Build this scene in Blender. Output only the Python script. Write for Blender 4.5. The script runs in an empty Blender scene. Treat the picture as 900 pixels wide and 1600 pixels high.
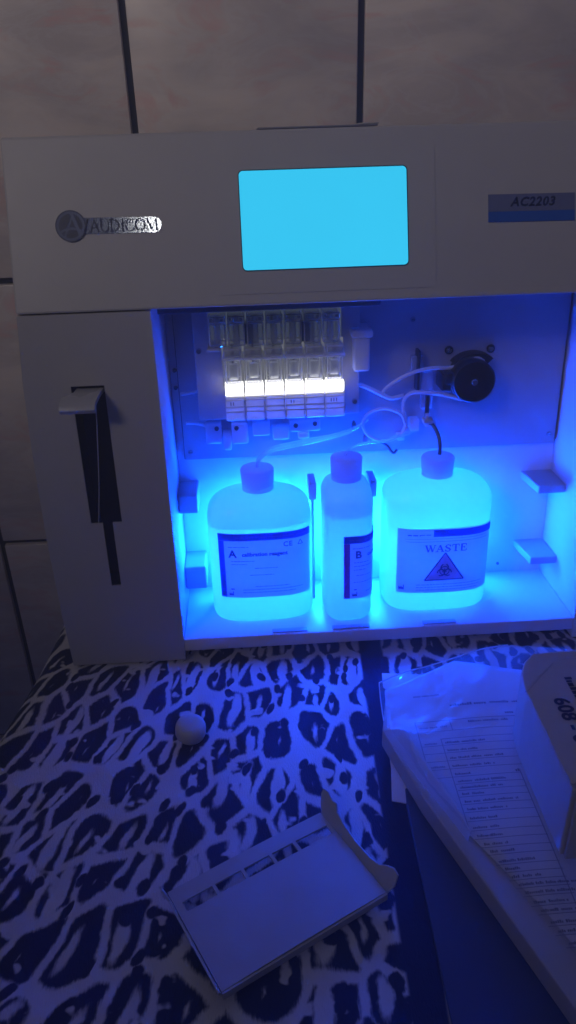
import bpy, bmesh, math, random
from mathutils import Vector, Matrix, Euler, noise
random.seed(7)
PI = math.pi
SC = bpy.context.scene
COL = SC.collection

# ------------------------------------------------------------------ camera, world, lights, exposure
F_PX = 1226.0
cam_d = bpy.data.cameras.new('camera')
cam = bpy.data.objects.new('camera', cam_d); COL.objects.link(cam)
cam_d.sensor_fit = 'VERTICAL'; cam_d.sensor_height = 32.0
cam_d.lens = F_PX / 1600 * 32.0
cam_d.clip_start = 0.01; cam_d.clip_end = 50
cam.matrix_world = (Matrix.Translation((.15068, -.50009, .40165)) @ Matrix.Rotation(-.04435, 4, 'Z')
                    @ Matrix.Rotation(PI/2 - .49794, 4, 'X') @ Matrix.Rotation(-.02853, 4, 'Z'))
SC.camera = cam

world = bpy.data.worlds.new('World'); SC.world = world; world.use_nodes = True
bg = world.node_tree.nodes['Background']
bg.inputs[0].default_value = (.16, .22, 1.0, 1); bg.inputs[1].default_value = .042

SC.view_settings.view_transform = 'Standard'; SC.view_settings.look = 'None'
SC.view_settings.exposure = 0; SC.view_settings.gamma = 1
SC.cycles.max_bounces = 14; SC.cycles.diffuse_bounces = 8; SC.cycles.transmission_bounces = 12
SC.cycles.transparent_max_bounces = 24; SC.cycles.use_denoising = True
SC.cycles.sample_clamp_indirect = 40

LEAN = .05988
MROT = Matrix.Rotation(-LEAN, 4, 'X')           # the analyser leans back a little on the soft cloth

def aim(o, target):
    o.rotation_euler = (Vector(target) - o.location).to_track_quat('-Z', 'Y').to_euler()

def area(name, loc, target, sx, sy, power, color, spread=180):
    l = bpy.data.lights.new(name, 'AREA'); l.shape = 'RECTANGLE'; l.size = sx; l.size_y = sy
    l.energy = power; l.color = color; l.spread = math.radians(spread)
    o = bpy.data.objects.new(name, l); COL.objects.link(o); o.location = loc; aim(o, target); return o

BLUE = (.0018, .066, 1.0)
ML = lambda x, y, z: (MROT @ Vector((x, y, z)))
# blue lamp strip behind the bottles and a soft one low on the left of the bay
area('blue_lamp_strip', ML(.2275, .079, .074), ML(.2275, -.2, .074), .212, .05, 17, BLUE)
# dim room light from above and behind the photographer, falling mostly on the upper wall
sp = bpy.data.lights.new('room_lamp', 'SPOT'); sp.energy = 74; sp.color = (1, .87, .80)
sp.spot_size = math.radians(63); sp.spot_blend = 1.0; sp.shadow_soft_size = .25
so = bpy.data.objects.new('room_lamp', sp); COL.objects.link(so); so.location = (-.95, -1.35, 1.45); aim(so, (.10, .25, 1.0))
# small bare lamp whose reflection glints on the badge
bl = bpy.data.lights.new('ceiling_bulb', 'POINT'); bl.energy = 1.6; bl.color = (1, .93, .72); bl.shadow_soft_size = .022
bo = bpy.data.objects.new('ceiling_bulb', bl); COL.objects.link(bo); bo.location = (-.076, -1.47, 1.296)

# ------------------------------------------------------------------ materials
def nt(name):
    m = bpy.data.materials.new(name); m.use_nodes = True
    t = m.node_tree; t.nodes.clear()
    out = t.nodes.new('ShaderNodeOutputMaterial'); return m, t, out

class G:
    """tiny node-graph helper"""
    def __init__(s, t): s.t = t
    def n(s, kind, **kw):
        nd = s.t.nodes.new(kind)
        for k, v in kw.items(): setattr(nd, k, v)
        return nd
    def l(s, a, b): s.t.links.new(a, b)
    def m(s, op, a, b=None, c=None, clamp=False):
        nd = s.t.nodes.new('ShaderNodeMath'); nd.operation = op; nd.use_clamp = clamp
        for i, v in enumerate((a, b, c)):
            if v is None: continue
            if isinstance(v, (int, float)): nd.inputs[i].default_value = v
            else: s.l(v, nd.inputs[i])
        return nd.outputs[0]
    def vm(s, op, a, b=None):
        nd = s.t.nodes.new('ShaderNodeVectorMath'); nd.operation = op
        for i, v in enumerate((a, b)):
            if v is None: continue
            if isinstance(v, (tuple, list)): nd.inputs[i].default_value = v
            else: s.l(v, nd.inputs[i])
        return nd
    def ss(s, lo, hi, x):
        nd = s.t.nodes.new('ShaderNodeMapRange'); nd.interpolation_type = 'SMOOTHSTEP'
        nd.inputs['From Min'].default_value = lo; nd.inputs['From Max'].default_value = hi
        s.l(x, nd.inputs['Value']); return nd.outputs[0]
    def mixc(s, f, a, b):
        nd = s.t.nodes.new('ShaderNodeMix'); nd.data_type = 'RGBA'
        if isinstance(f, (int, float)): nd.inputs[0].default_value = f
        else: s.l(f, nd.inputs[0])
        for i, v in ((6, a), (7, b)):
            if isinstance(v, (tuple, list)): nd.inputs[i].default_value = (*v[:3], 1)
            else: s.l(v, nd.inputs[i])
        return nd.outputs[2]
    def noise(s, vec, scale, detail=4, rough=.55):
        nd = s.t.nodes.new('ShaderNodeTexNoise'); nd.inputs['Scale'].default_value = scale
        nd.inputs['Detail'].default_value = detail; nd.inputs['Roughness'].default_value = rough
        if vec is not None: s.l(vec, nd.inputs['Vector'])
        return nd

def plain(name, col, rough=.45, metal=0., mott=.06, bump=.0, scale=60, spec=.5, trans=0., rvar=.25):
    """painted / plastic surface with a little mottling, smudges in the gloss and fine grain"""
    m, t, out = nt(name); g = G(t)
    p = g.n('ShaderNodeBsdfPrincipled'); g.l(p.outputs[0], out.inputs[0])
    tc = g.n('ShaderNodeTexCoord')
    nz = g.noise(tc.outputs['Object'], scale, 5, .6)
    dark = tuple(c*(1-mott*2) for c in col); lite = tuple(min(1, c*(1+mott)) for c in col)
    g.l(g.mixc(nz.outputs[0], dark, lite), p.inputs['Base Color'])
    n2 = g.noise(tc.outputs['Object'], scale*.35, 3)
    g.l(g.m('MULTIPLY_ADD', n2.outputs[0], rvar, max(0, rough-rvar*.5)), p.inputs['Roughness'])
    p.inputs['Metallic'].default_value = metal
    p.inputs['Specular IOR Level'].default_value = spec
    if trans: p.inputs['Transmission Weight'].default_value = trans
    if bump:
        n3 = g.noise(tc.outputs['Object'], 1400, 2)
        b = g.n('ShaderNodeBump'); b.inputs['Strength'].default_value = bump; b.inputs['Distance'].default_value = .0004
        g.l(n3.outputs[0], b.inputs['Height']); g.l(b.outputs[0], p.inputs['Normal'])
    return m

def translucent(name, col, tcol, f=.5, gloss=.04, rough=.3, mott=.05):
    """thin milky plastic / paper: part reflects, part lets the light through"""
    m, t, out = nt(name); g = G(t)
    tc = g.n('ShaderNodeTexCoord'); nz = g.noise(tc.outputs['Object'], 45, 4)
    d = g.n('ShaderNodeBsdfDiffuse'); tr = g.n('ShaderNodeBsdfTranslucent'); gl = g.n('ShaderNodeBsdfGlossy')
    g.l(g.mixc(nz.outputs[0], tuple(c*(1-mott*2) for c in col), col), d.inputs[0])
    g.l(g.mixc(nz.outputs[0], tuple(c*(1-mott*2) for c in tcol), tcol), tr.inputs[0])
    gl.inputs['Roughness'].default_value = rough
    a = g.n('ShaderNodeMixShader'); a.inputs[0].default_value = f; g.l(d.outputs[0], a.inputs[1]); g.l(tr.outputs[0], a.inputs[2])
    b = g.n('ShaderNodeMixShader'); b.inputs[0].default_value = gloss; g.l(a.outputs[0], b.inputs[1]); g.l(gl.outputs[0], b.inputs[2])
    g.l(b.outputs[0], out.inputs[0]); return m

def clear(name, tint=(.96, .97, 1), haze=.1, base=.06, rim=.5):
    """thin clear plastic: see-through with bright rims and a trace of milkiness"""
    m, t, out = nt(name); g = G(t)
    tr = g.n('ShaderNodeBsdfTransparent'); tr.inputs[0].default_value = (*tint, 1)
    gl = g.n('ShaderNodeBsdfGlossy'); gl.inputs['Roughness'].default_value = .08
    df = g.n('ShaderNodeBsdfDiffuse'); df.inputs[0].default_value = (.8, .82, .85, 1)
    tl = g.n('ShaderNodeBsdfTranslucent'); tl.inputs[0].default_value = (.8, .82, .85, 1)
    lw = g.n('ShaderNodeLayerWeight'); lw.inputs[0].default_value = .35
    dd = g.n('ShaderNodeMixShader'); dd.inputs[0].default_value = .5; g.l(df.outputs[0], dd.inputs[1]); g.l(tl.outputs[0], dd.inputs[2])
    a = g.n('ShaderNodeMixShader'); a.inputs[0].default_value = haze; g.l(tr.outputs[0], a.inputs[1]); g.l(dd.outputs[0], a.inputs[2])
    b = g.n('ShaderNodeMixShader'); g.l(g.m('MULTIPLY_ADD', lw.outputs['Facing'], rim, base, clamp=True), b.inputs[0])
    g.l(a.outputs[0], b.inputs[1]); g.l(gl.outputs[0], b.inputs[2]); g.l(b.outputs[0], out.inputs[0]); return m

def glow(name, col, s, vary=0.):
    m, t, out = nt(name); g = G(t)
    e = g.n('ShaderNodeEmission'); e.inputs[0].default_value = (*col, 1); e.inputs[1].default_value = s
    if vary:
        tc = g.n('ShaderNodeTexCoord'); nz = g.noise(tc.outputs['Object'], 18, 2)
        g.l(g.m('MULTIPLY_ADD', nz.outputs[0], vary, s-vary*.5), e.inputs[1])
    g.l(e.outputs[0], out.inputs[0]); return m

def tile_mat():
    m, t, out = nt('marble_tile'); g = G(t)
    p = g.n('ShaderNodeBsdfPrincipled'); g.l(p.outputs[0], out.inputs[0])
    tc = g.n('ShaderNodeTexCoord'); o = tc.outputs['Object']
    mp = g.n('ShaderNodeMapping'); mp.inputs['Rotation'].default_value = (0, math.radians(38), 0)
    mp.inputs['Scale'].default_value = (1.0, 1.0, 2.8); g.l(o, mp.inputs['Vector'])
    cloud = g.noise(mp.outputs[0], 7, 6, .6); cloud.inputs['Distortion'].default_value = .6
    vein = g.noise(mp.outputs[0], 11, 7, .62); vein.inputs['Distortion'].default_value = 1.4
    blot = g.noise(o, 6, 3)
    a = g.mixc(g.ss(.35, .68, cloud.outputs[0]), (.60, .54, .51), (.82, .73, .65))
    v = g.ss(.52, .70, vein.outputs[0])
    b = g.mixc(g.m('MULTIPLY', v, .7), a, (.74, .45, .41))
    v2 = g.m('SUBTRACT', 1.0, g.m('MULTIPLY', g.m('ABSOLUTE', g.m('SUBTRACT', vein.outputs[0], .5)), 22), clamp=True)
    c = g.mixc(g.m('MULTIPLY', v2, .30), b, (.76, .74, .72))
    d = g.mixc(g.m('MULTIPLY', g.ss(.5, .75, blot.outputs[0]), .35), c, (.42, .42, .44))
    g.l(d, p.inputs['Base Color']); p.inputs['Roughness'].default_value = .28
    return m

def leopard_mat():
    """white plush cloth printed with dark leopard rosettes; a plain dark band runs down it"""
    m, t, out = nt('leopard_print'); g = G(t)
    p = g.n('ShaderNodeBsdfPrincipled'); g.l(p.outputs[0], out.inputs[0])
    tc = g.n('ShaderNodeTexCoord'); o = tc.outputs['Object']
    sep = g.n('ShaderNodeSeparateXYZ'); g.l(o, sep.inputs[0])
    warp = g.noise(o, 12, 2); w2 = g.noise(o, 55, 3)
    wv = g.vm('SUBTRACT', warp.outputs['Color'], (.5, .5, .5)); wv2 = g.vm('SUBTRACT', w2.outputs['Color'], (.5, .5, .5))
    s1 = g.vm('SCALE', wv.outputs[0]); s1.inputs['Scale'].default_value = .024
    s2 = g.vm('SCALE', wv2.outputs[0]); s2.inputs['Scale'].default_value = .0065
    q = g.vm('ADD', g.vm('ADD', o, s1.outputs[0]).outputs[0], s2.outputs[0])
    # lean of the spots: "/" on the left, upright on the right
    sq = g.n('ShaderNodeSeparateXYZ'); g.l(q.outputs[0], sq.inputs[0])
    lean = g.m('MULTIPLY', g.ss(.24, -.03, sep.outputs[0]), .42)
    xs = g.m('SUBTRACT', sq.outputs[0], g.m('MULTIPLY', g.m('ADD', sq.outputs[1], .13), lean))
    cb = g.n('ShaderNodeCombineXYZ'); g.l(g.m('MULTIPLY', xs, 47), cb.inputs[0]); g.l(g.m('MULTIPLY', sq.outputs[1], 28), cb.inputs[1])
    ve = g.n('ShaderNodeTexVoronoi'); ve.voronoi_dimensions = '2D'; ve.feature = 'DISTANCE_TO_EDGE'; ve.inputs['Scale'].default_value = 1; ve.inputs['Randomness'].default_value = .8
    vf = g.n('ShaderNodeTexVoronoi'); vf.voronoi_dimensions = '2D'; vf.feature = 'F1'; vf.inputs['Scale'].default_value = 1; vf.inputs['Randomness'].default_value = .8
    g.l(cb.outputs[0], ve.inputs['Vector']); g.l(cb.outputs[0], vf.inputs['Vector'])
    # streaky pile that frays the outlines along the nap
    mp = g.n('ShaderNodeMapping'); mp.inputs['Scale'].default_value = (900, 170, 1); g.l(o, mp.inputs['Vector'])
    nap = g.noise(mp.outputs[0], 1, 3)
    fr = g.m('MULTIPLY', g.m('SUBTRACT', nap.outputs[0], .5), .10)
    cs = g.n('ShaderNodeSeparateColor'); g.l(vf.outputs['Color'], cs.inputs[0])
    rim = g.m('SUBTRACT', g.m('MULTIPLY_ADD', cs.outputs[0], .22, .50), vf.outputs['Distance'])
    inner = g.m('SMOOTH_MIN', g.m('SUBTRACT', ve.outputs['Distance'], .088), rim, .14)
    spot = g.ss(-.035, .055, g.m('ADD', inner, fr))
    # pale hearts of the rosettes, pushed off centre so that many open into C and U shapes
    rel = g.vm('SUBTRACT', cb.outputs[0], vf.outputs['Position'])
    rs = g.n('ShaderNodeSeparateXYZ'); g.l(rel.outputs[0], rs.inputs[0])
    hx = g.m('ADD', rs.outputs[0], g.m('MULTIPLY', g.m('SUBTRACT', cs.outputs[0], .5), .42))
    hy = g.m('ADD', rs.outputs[1], g.m('MULTIPLY', g.m('SUBTRACT', cs.outputs[1], .42), .55))
    hd = g.m('SQRT', g.m('ADD', g.m('POWER', g.m('MULTIPLY', g.m('ABSOLUTE', hx), 1.7), 2), g.m('POWER', g.m('MULTIPLY', g.m('ABSOLUTE', hy), .72), 2)))
    hr = g.m('MULTIPLY', g.m('SUBTRACT', cs.outputs[2], .05), .42)
    hole = g.ss(.07, -.07, g.m('SUBTRACT', g.m('ADD', hd, g.m('MULTIPLY', fr, 1.2)), hr))
    nick = g.noise(o, 60, 2, .5)
    cut = g.m('MULTIPLY', g.ss(.61, .67, nick.outputs[0]), .95)
    ink = g.m('MULTIPLY', g.m('MULTIPLY', spot, g.m('SUBTRACT', 1.0, hole)), g.m('SUBTRACT', 1.0, cut))
    # stray freckles in the pale gaps
    vg = g.n('ShaderNodeTexVoronoi'); vg.voronoi_dimensions = '2D'; vg.feature = 'F1'; vg.inputs['Scale'].default_value = 1.7
    g.l(cb.outputs[0], vg.inputs['Vector']); fc = g.n('ShaderNodeSeparateColor'); g.l(vg.outputs['Color'], fc.inputs[0])
    fk = g.m('MULTIPLY', g.ss(.30, .20, g.m('ADD', vg.outputs['Distance'], fr)), g.m('GREATER_THAN', fc.outputs[0], .62))
    ink = g.m('MAXIMUM', ink, fk)
    # plain dark band
    off = g.m('MULTIPLY_ADD', sep.outputs[1], .050, .2278)
    sx = g.m('SUBTRACT', g.m('ADD', sep.outputs[0], g.m('MULTIPLY', wv.outputs[0] if False else warp.outputs[0], .004)), g.m('ADD', off, .002))
    band = g.m('MULTIPLY', g.ss(-.0015, .0010, sx), g.ss(.0195, .0170, sx))
    ink2 = g.m('MAXIMUM', ink, band)
    mott = g.noise(o, 28, 4)
    white = g.mixc(mott.outputs[0], (.58, .56, .58), (.80, .79, .80))
    g.l(g.mixc(ink2, white, (.010, .017, .075)), p.inputs['Base Color'])
    p.inputs['Roughness'].default_value = .9; p.inputs['Specular IOR Level'].default_value = .15
    p.inputs['Sheen Weight'].default_value = .12
    b = g.n('ShaderNodeBump'); b.inputs['Strength'].default_value = .5; b.inputs['Distance'].default_value = .0012
    fz = g.noise(mp.outputs[0], 1.6, 3); g.l(fz.outputs[0], b.inputs['Height']); g.l(b.outputs[0], p.inputs['Normal'])
    return m

M = dict(
    tile=tile_mat(), grout=plain('dark_grout', (.02, .02, .022), .9, mott=.2),
    case=plain('white_casing', (.47, .46, .46), .42, mott=.03, bump=.12),
    bay=plain('bay_white', (.64, .64, .65), .4, mott=.03, bump=.08),
    plate=plain('grey_plate', (.33, .34, .37), .45, mott=.05, bump=.1),
    topshade=plain('top_shade_dark', (.05, .06, .10), .6),
    nearblack=plain('near_black', (.015, .015, .02), .7),
    steel=plain('brushed_steel', (.50, .50, .51), .38, metal=.2, mott=.08),
    screwm=plain('screw_metal', (.5, .5, .52), .25, metal=1.0),
    black=plain('black_plastic', (.012, .012, .014), .35),
    slot=plain('slot_dark', (.008, .008, .012), .6),
    lever=plain('lever_grey', (.45, .45, .48), .3),
    screen=glow('lit_screen', (.042, .66, 1.03), 1.0, .06),
    bezel=plain('screen_rim', (.02, .06, .08), .3),
    badge=plain('badge_silver', (.34, .38, .50), .13, metal=.7, mott=.05, rvar=.03),
    navy=plain('navy_ink', (.010, .018, .060), .35),
    mgrey=plain('model_plate_grey', (.15, .17, .30), .4, metal=.1),
    mblue=plain('model_plate_blue', (.02, .10, .46), .35),
    bottle=translucent('milky_bottle', (.74, .76, .80), (.74, .78, .82), .44, .03, .25, .03),
    liquid=clear('liquid_film', (.97, .99, 1), .45, .05),
    cap=translucent('bottle_cap', (.76, .76, .80), (.84, .84, .92), .55, .04, .3),
    paperlab=translucent('label_paper', (.72, .73, .76), (.66, .72, .80), .50, .02, .3, .06),
    ink=translucent('print_ink', (.010, .018, .075), (.02, .06, .24), .5, .02), inkblue=translucent('print_blue', (.015, .07, .36), (.03, .22, .58), .5, .02),
    purple=translucent('print_purple', (.45, .05, .26), (.35, .06, .34), .5, .02), amber=translucent('hazard_fill', (.62, .40, .36), (.55, .34, .50), .5, .02),
    inkpale=translucent('print_faint', (.14, .18, .40), (.15, .3, .6), .5, .02), inkgrey=plain('print_grey', (.16, .18, .26), .6),
    clear=clear('clear_acrylic', haze=.20, base=.08), tube=clear('clear_tubing', (.93, .95, 1), .28, .05),
    tubew=translucent('milky_tubing', (.75, .77, .8), (.7, .72, .76), .35, .06, .2),
    edge=clear('acrylic_edge_glint', (.95, .97, 1), .85, .10),
    frost=clear('frosted_acrylic', (.9, .93, 1), .42, .10),
    darktube=plain('smoky_tubing', (.05, .055, .07), .2), rust=plain('amber_clip', (.16, .05, .035), .5),
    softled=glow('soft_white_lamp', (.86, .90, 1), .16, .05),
    dimglow=glow('dim_blue_white_glow', (.62, .78, 1), .085, .04),
    led=glow('white_lamp', (1, .97, .93), 3.4),
    pin=plain('dark_pin', (.06, .055, .05), .4),
    leopard=leopard_mat(),
    card=plain('grey_card', (.50, .49, .48), .6, mott=.05, bump=.1),
    white=plain('white_plastic', (.60, .59, .58), .35, mott=.03),
    paper=plain('office_paper', (.80, .79, .77), .8, mott=.04, spec=.2), board=plain('white_board', (.52, .50, .47), .65, mott=.06, spec=.3),
    sleeve=clear('plastic_sleeve', (.97, .98, 1), .14, .025, .22), navyb=plain('dark_folder', (.035, .055, .17), .5, mott=.12, scale=12),
    greyc=plain('dim_grey_card', (.42, .40, .41), .6),
)

# ------------------------------------------------------------------ mesh helpers
class MB:
    def __init__(s): s.v = []; s.f = []; s.mi = []; s.sm = []
    def add(s, vs, fs, mi=0, smooth=False):
        b = len(s.v); s.v += [tuple(v) for v in vs]
        for f in fs: s.f.append([i+b for i in f]); s.mi.append(mi); s.sm.append(smooth)
    def box(s, x0, x1, y0, y1, z0, z1, mi=0, bev=0., seg=2, emi=None):
        bm = bmesh.new(); bmesh.ops.create_cube(bm, size=1)
        for v in bm.verts:
            v.co = Vector(((x0+x1)/2+v.co.x*(x1-x0), (y0+y1)/2+v.co.y*(y1-y0), (z0+z1)/2+v.co.z*(z1-z0)))
        if bev: bmesh.ops.bevel(bm, geom=bm.edges[:], offset=bev, segments=seg, affect='EDGES', profile=.5)
        k = len(s.mi); s.bm(bm, mi, bool(bev))
        if emi is not None:                                       # edge glints put into the material: bevels get a milkier, brighter one
            big = .2*max((x1-x0)*(y1-y0), (y1-y0)*(z1-z0), (x1-x0)*(z1-z0))
            for i in range(k, len(s.mi)):
                P = [Vector(s.v[j]) for j in s.f[i]]; n = (P[1]-P[0]).cross(P[2]-P[1]).normalized()
                if max(abs(c) for c in n) < .995: s.mi[i] = emi; s.sm[i] = False
        return s
    def bm(s, bm, mi=0, smooth=False):
        bm.verts.index_update()
        s.add([v.co[:] for v in bm.verts], [[v.index for v in f.verts] for f in bm.faces], mi, smooth); bm.free()
    def prism(s, pts, fn0, fn1, mi=0, bev=0.):
        """closed outline pts (2D) mapped to two caps by fn0 / fn1"""
        n = len(pts); a = [Vector(fn0(*p)) for p in pts]; b = [Vector(fn1(*p)) for p in pts]
        bm = bmesh.new(); va = [bm.verts.new(v) for v in a]; vb = [bm.verts.new(v) for v in b]
        bm.faces.new(va); bm.faces.new(vb[::-1])
        for i in range(n): bm.faces.new((va[i], vb[i], vb[(i+1) % n], va[(i+1) % n]))
        bmesh.ops.recalc_face_normals(bm, faces=bm.faces[:])
        if bev: bmesh.ops.bevel(bm, geom=bm.edges[:], offset=bev, segments=2, affect='EDGES', profile=.5)
        s.bm(bm, mi, False); return s
    def cyl(s, p0, p1, r0, r1=None, n=24, mi=0, caps=True, bev=0.):
        r1 = r0 if r1 is None else r1; p0, p1 = Vector(p0), Vector(p1); d = (p1-p0).normalized()
        u = d.orthogonal().normalized(); w = d.cross(u)
        rings = [(p0, r0), (p1, r1)]
        if bev: rings = [(p0, r0-bev), (p0+d*bev, r0), (p1-d*bev, r1), (p1, r1-bev)]
        vs = []
        for c, r in rings:
            for i in range(n): a = 2*PI*i/n; vs.append(c+u*math.cos(a)*r+w*math.sin(a)*r)
        fs = []
        for k in range(len(rings)-1):
            for i in range(n): j = (i+1) % n; fs.append((k*n+i, k*n+j, k*n+n+j, k*n+n+i))
        s.add(vs, fs, mi, True)
        if caps:
            L = (len(rings)-1)*n
            s.add(vs[:n], [tuple(range(n))[::-1]], mi); s.add(vs[L:], [tuple(range(n))], mi)
        return s
    def tube(s, pts, r, n=10, mi=0, steps=8, r1=None):
        P = [Vector(p) for p in pts]; C = []
        if len(P) == 2: C = P
        else:
            for i in range(len(P)-1):
                p0 = P[max(i-1, 0)]; p1 = P[i]; p2 = P[i+1]; p3 = P[min(i+2, len(P)-1)]
                for k in range(steps):
                    t = k/steps
                    C.append(.5*((2*p1)+(p2-p0)*t+(2*p0-5*p1+4*p2-p3)*t*t+(3*p1-p0-3*p2+p3)*t**3))
            C.append(P[-1])
        up = None; vs = []
        for i, c in enumerate(C):
            d = (C[min(i+1, len(C)-1)]-C[max(i-1, 0)]).normalized()
            up = d.orthogonal().normalized() if up is None else (up-d*up.dot(d)).normalized()
            w = d.cross(up); rr = r if r1 is None else r+(r1-r)*i/(len(C)-1)
            for k in range(n): a = 2*PI*k/n; vs.append(c+up*math.cos(a)*rr+w*math.sin(a)*rr)
        fs = [(i*n+k, i*n+(k+1) % n, i*n+n+(k+1) % n, i*n+n+k) for i in range(len(C)-1) for k in range(n)]
        s.add(vs, fs, mi, True); L = len(vs)
        s.add(vs[:n], [tuple(range(n))[::-1]], mi); s.add(vs[L-n:], [tuple(range(n))], mi); return s
    def loft(s, rings, mi=0, cap0=True, cap1=True):
        n = len(rings[0]); vs = [v for r in rings for v in r]
        fs = [(k*n+i, k*n+(i+1) % n, k*n+n+(i+1) % n, k*n+n+i) for k in range(len(rings)-1) for i in range(n)]
        if cap0: fs.append(tuple(range(n))[::-1])
        if cap1: fs.append(tuple(range(len(vs)-n, len(vs))))
        s.add(vs, fs, mi, True); return s
    def build(s, name, mats, parent=None):
        me = bpy.data.meshes.new(name); me.from_pydata(s.v, [], s.f)
        for m in (mats if isinstance(mats, (list, tuple)) else [mats]): me.materials.append(m)
        for p, mi, sm in zip(me.polygons, s.mi, s.sm): p.material_index = mi; p.use_smooth = sm
        me.update()
        o = bpy.data.objects.new(name, me); COL.objects.link(o)
        if parent: o.parent = parent
        return o

def auto_smooth(o, ang=35):
    me = o.data
    for p in me.polygons: p.use_smooth = True
    bm = bmesh.new(); bm.from_mesh(me)
    for e in bm.edges:
        if len(e.link_faces) == 2 and e.calc_face_angle(0) > math.radians(ang): e.smooth = False
    bm.to_mesh(me); bm.free()

def empty(name, loc=(0, 0, 0), rot=(0, 0, 0)):
    o = bpy.data.objects.new(name, None); COL.objects.link(o); o.location = loc; o.rotation_euler = rot
    o.empty_display_size = .02; return o
def tag(o, label=None, cat=None, group=None, kind=None):
    for k, v in (('label', label), ('category', cat), ('group', group), ('kind', kind)):
        if v: o[k] = v
    return o
def lab(o, text): o['label'] = text; return o

def text_geo(body, size, bold=0., shear=0., space=1., align='CENTER'):
    """flat lettering as (verts2d, faces)"""
    c = bpy.data.curves.new('lettering', 'FONT'); c.body = body; c.size = size; c.shear = shear; c.space_character = space
    c.align_x = align; c.align_y = 'CENTER'; c.offset = bold; c.resolution_u = 3
    o = bpy.data.objects.new('lettering', c); COL.objects.link(o)
    dg = bpy.context.evaluated_depsgraph_get(); dg.update()
    me = bpy.data.meshes.new_from_object(o.evaluated_get(dg))
    vs = [(v.co.x, v.co.y) for v in me.vertices]; fs = [tuple(p.vertices) for p in me.polygons]
    bpy.data.objects.remove(o); bpy.data.curves.remove(c); bpy.data.meshes.remove(me)
    return vs, fs
def put_flat(mb, geo, fn, mi=0): mb.add([fn(*p) for p in geo[0]], geo[1], mi)
def put_rect(mb, x0, x1, y0, y1, fn, mi=0, n=1):
    for k in range(n):
        a = x0+(x1-x0)*k/n; b = x0+(x1-x0)*(k+1)/n
        mb.add([fn(a, y0), fn(b, y0), fn(b, y1), fn(a, y1)], [(0, 1, 2, 3)], mi)
def ring2d(cx, cy, r0, r1, a0=0, a1=2*PI, n=28):
    vs = []; fs = []
    for i in range(n+1):
        a = a0+(a1-a0)*i/n
        vs += [(cx+math.cos(a)*r0, cy+math.sin(a)*r0), (cx+math.cos(a)*r1, cy+math.sin(a)*r1)]
    for i in range(n): fs.append((2*i, 2*i+1, 2*i+3, 2*i+2))
    return vs, fs
def stroke2d(pts, w):
    vs = []; fs = []
    for (x0, y0), (x1, y1) in zip(pts, pts[1:]):
        d = Vector((x1-x0, y1-y0)).normalized(); n = Vector((-d.y, d.x))*w/2; b = len(vs)
        vs += [(x0+n.x, y0+n.y), (x0-n.x, y0-n.y), (x1-n.x, y1-n.y), (x1+n.x, y1+n.y)]; fs.append((b, b+1, b+2, b+3))
    return vs, fs
def roundrect(x0, x1, y0, y1, r, n=6):
    P = []
    for cx, cy, a0 in ((x1-r, y1-r, 0), (x0+r, y1-r, PI/2), (x0+r, y0+r, PI), (x1-r, y0+r, 1.5*PI)):
        for i in range(n+1): a = a0+PI/2*i/n; P.append((cx+r*math.cos(a), cy+r*math.sin(a)))
    return P

# ------------------------------------------------------------------ setting: the tiled wall
WD, WYAW = .27903, -.01176
def build_wall():
    mb = MB(); tw, th, gx, gz, gw = .2, .28914, .05604, -.0458, .0062
    mb.box(-1.0, 1.3, .006, .05, -.75, 1.25, 1)
    rnd = random.Random(3)
    for i in range(-5, 6):
        for k in range(-2, 4):
            x0 = gx+i*tw+gw/2; x1 = gx+(i+1)*tw-gw/2; z0 = gz+k*th+gw/2; z1 = gz+(k+1)*th-gw/2
            j = lambda: rnd.uniform(-.0004, .0004)
            mb.box(x0+j(), x1+j(), j()*.5, .012, z0+j(), z1+j(), 0, .0012)
    o = mb.build('tiled_wall', [M['tile'], M['grout']]); o.location = (0, 0, 0)
    o.matrix_world = Matrix.Rotation(WYAW, 4, 'Z') @ Matrix.Translation((0, WD, 0))
    tag(o, kind='structure')
build_wall()

# ------------------------------------------------------------------ the analyser (local frame: x right, y back, z up)
AN = empty('electrolyte_analyzer', (0, 0, 0), (-LEAN, 0, 0))
tag(AN, 'large white bench analyser with lit cyan screen and blue glowing open bay', 'analyser')
WC, H1, PHI, H2 = .08758, .27584, .29724, .1088
T0, T1, XR, D, XE, YB = .0079, .01865, .40125, .082, .424, .205
def HP(x, u, off=0.): return (x, u*math.sin(PHI)-off*math.cos(PHI), H1+u*math.cos(PHI)+off*math.sin(PHI))

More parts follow.
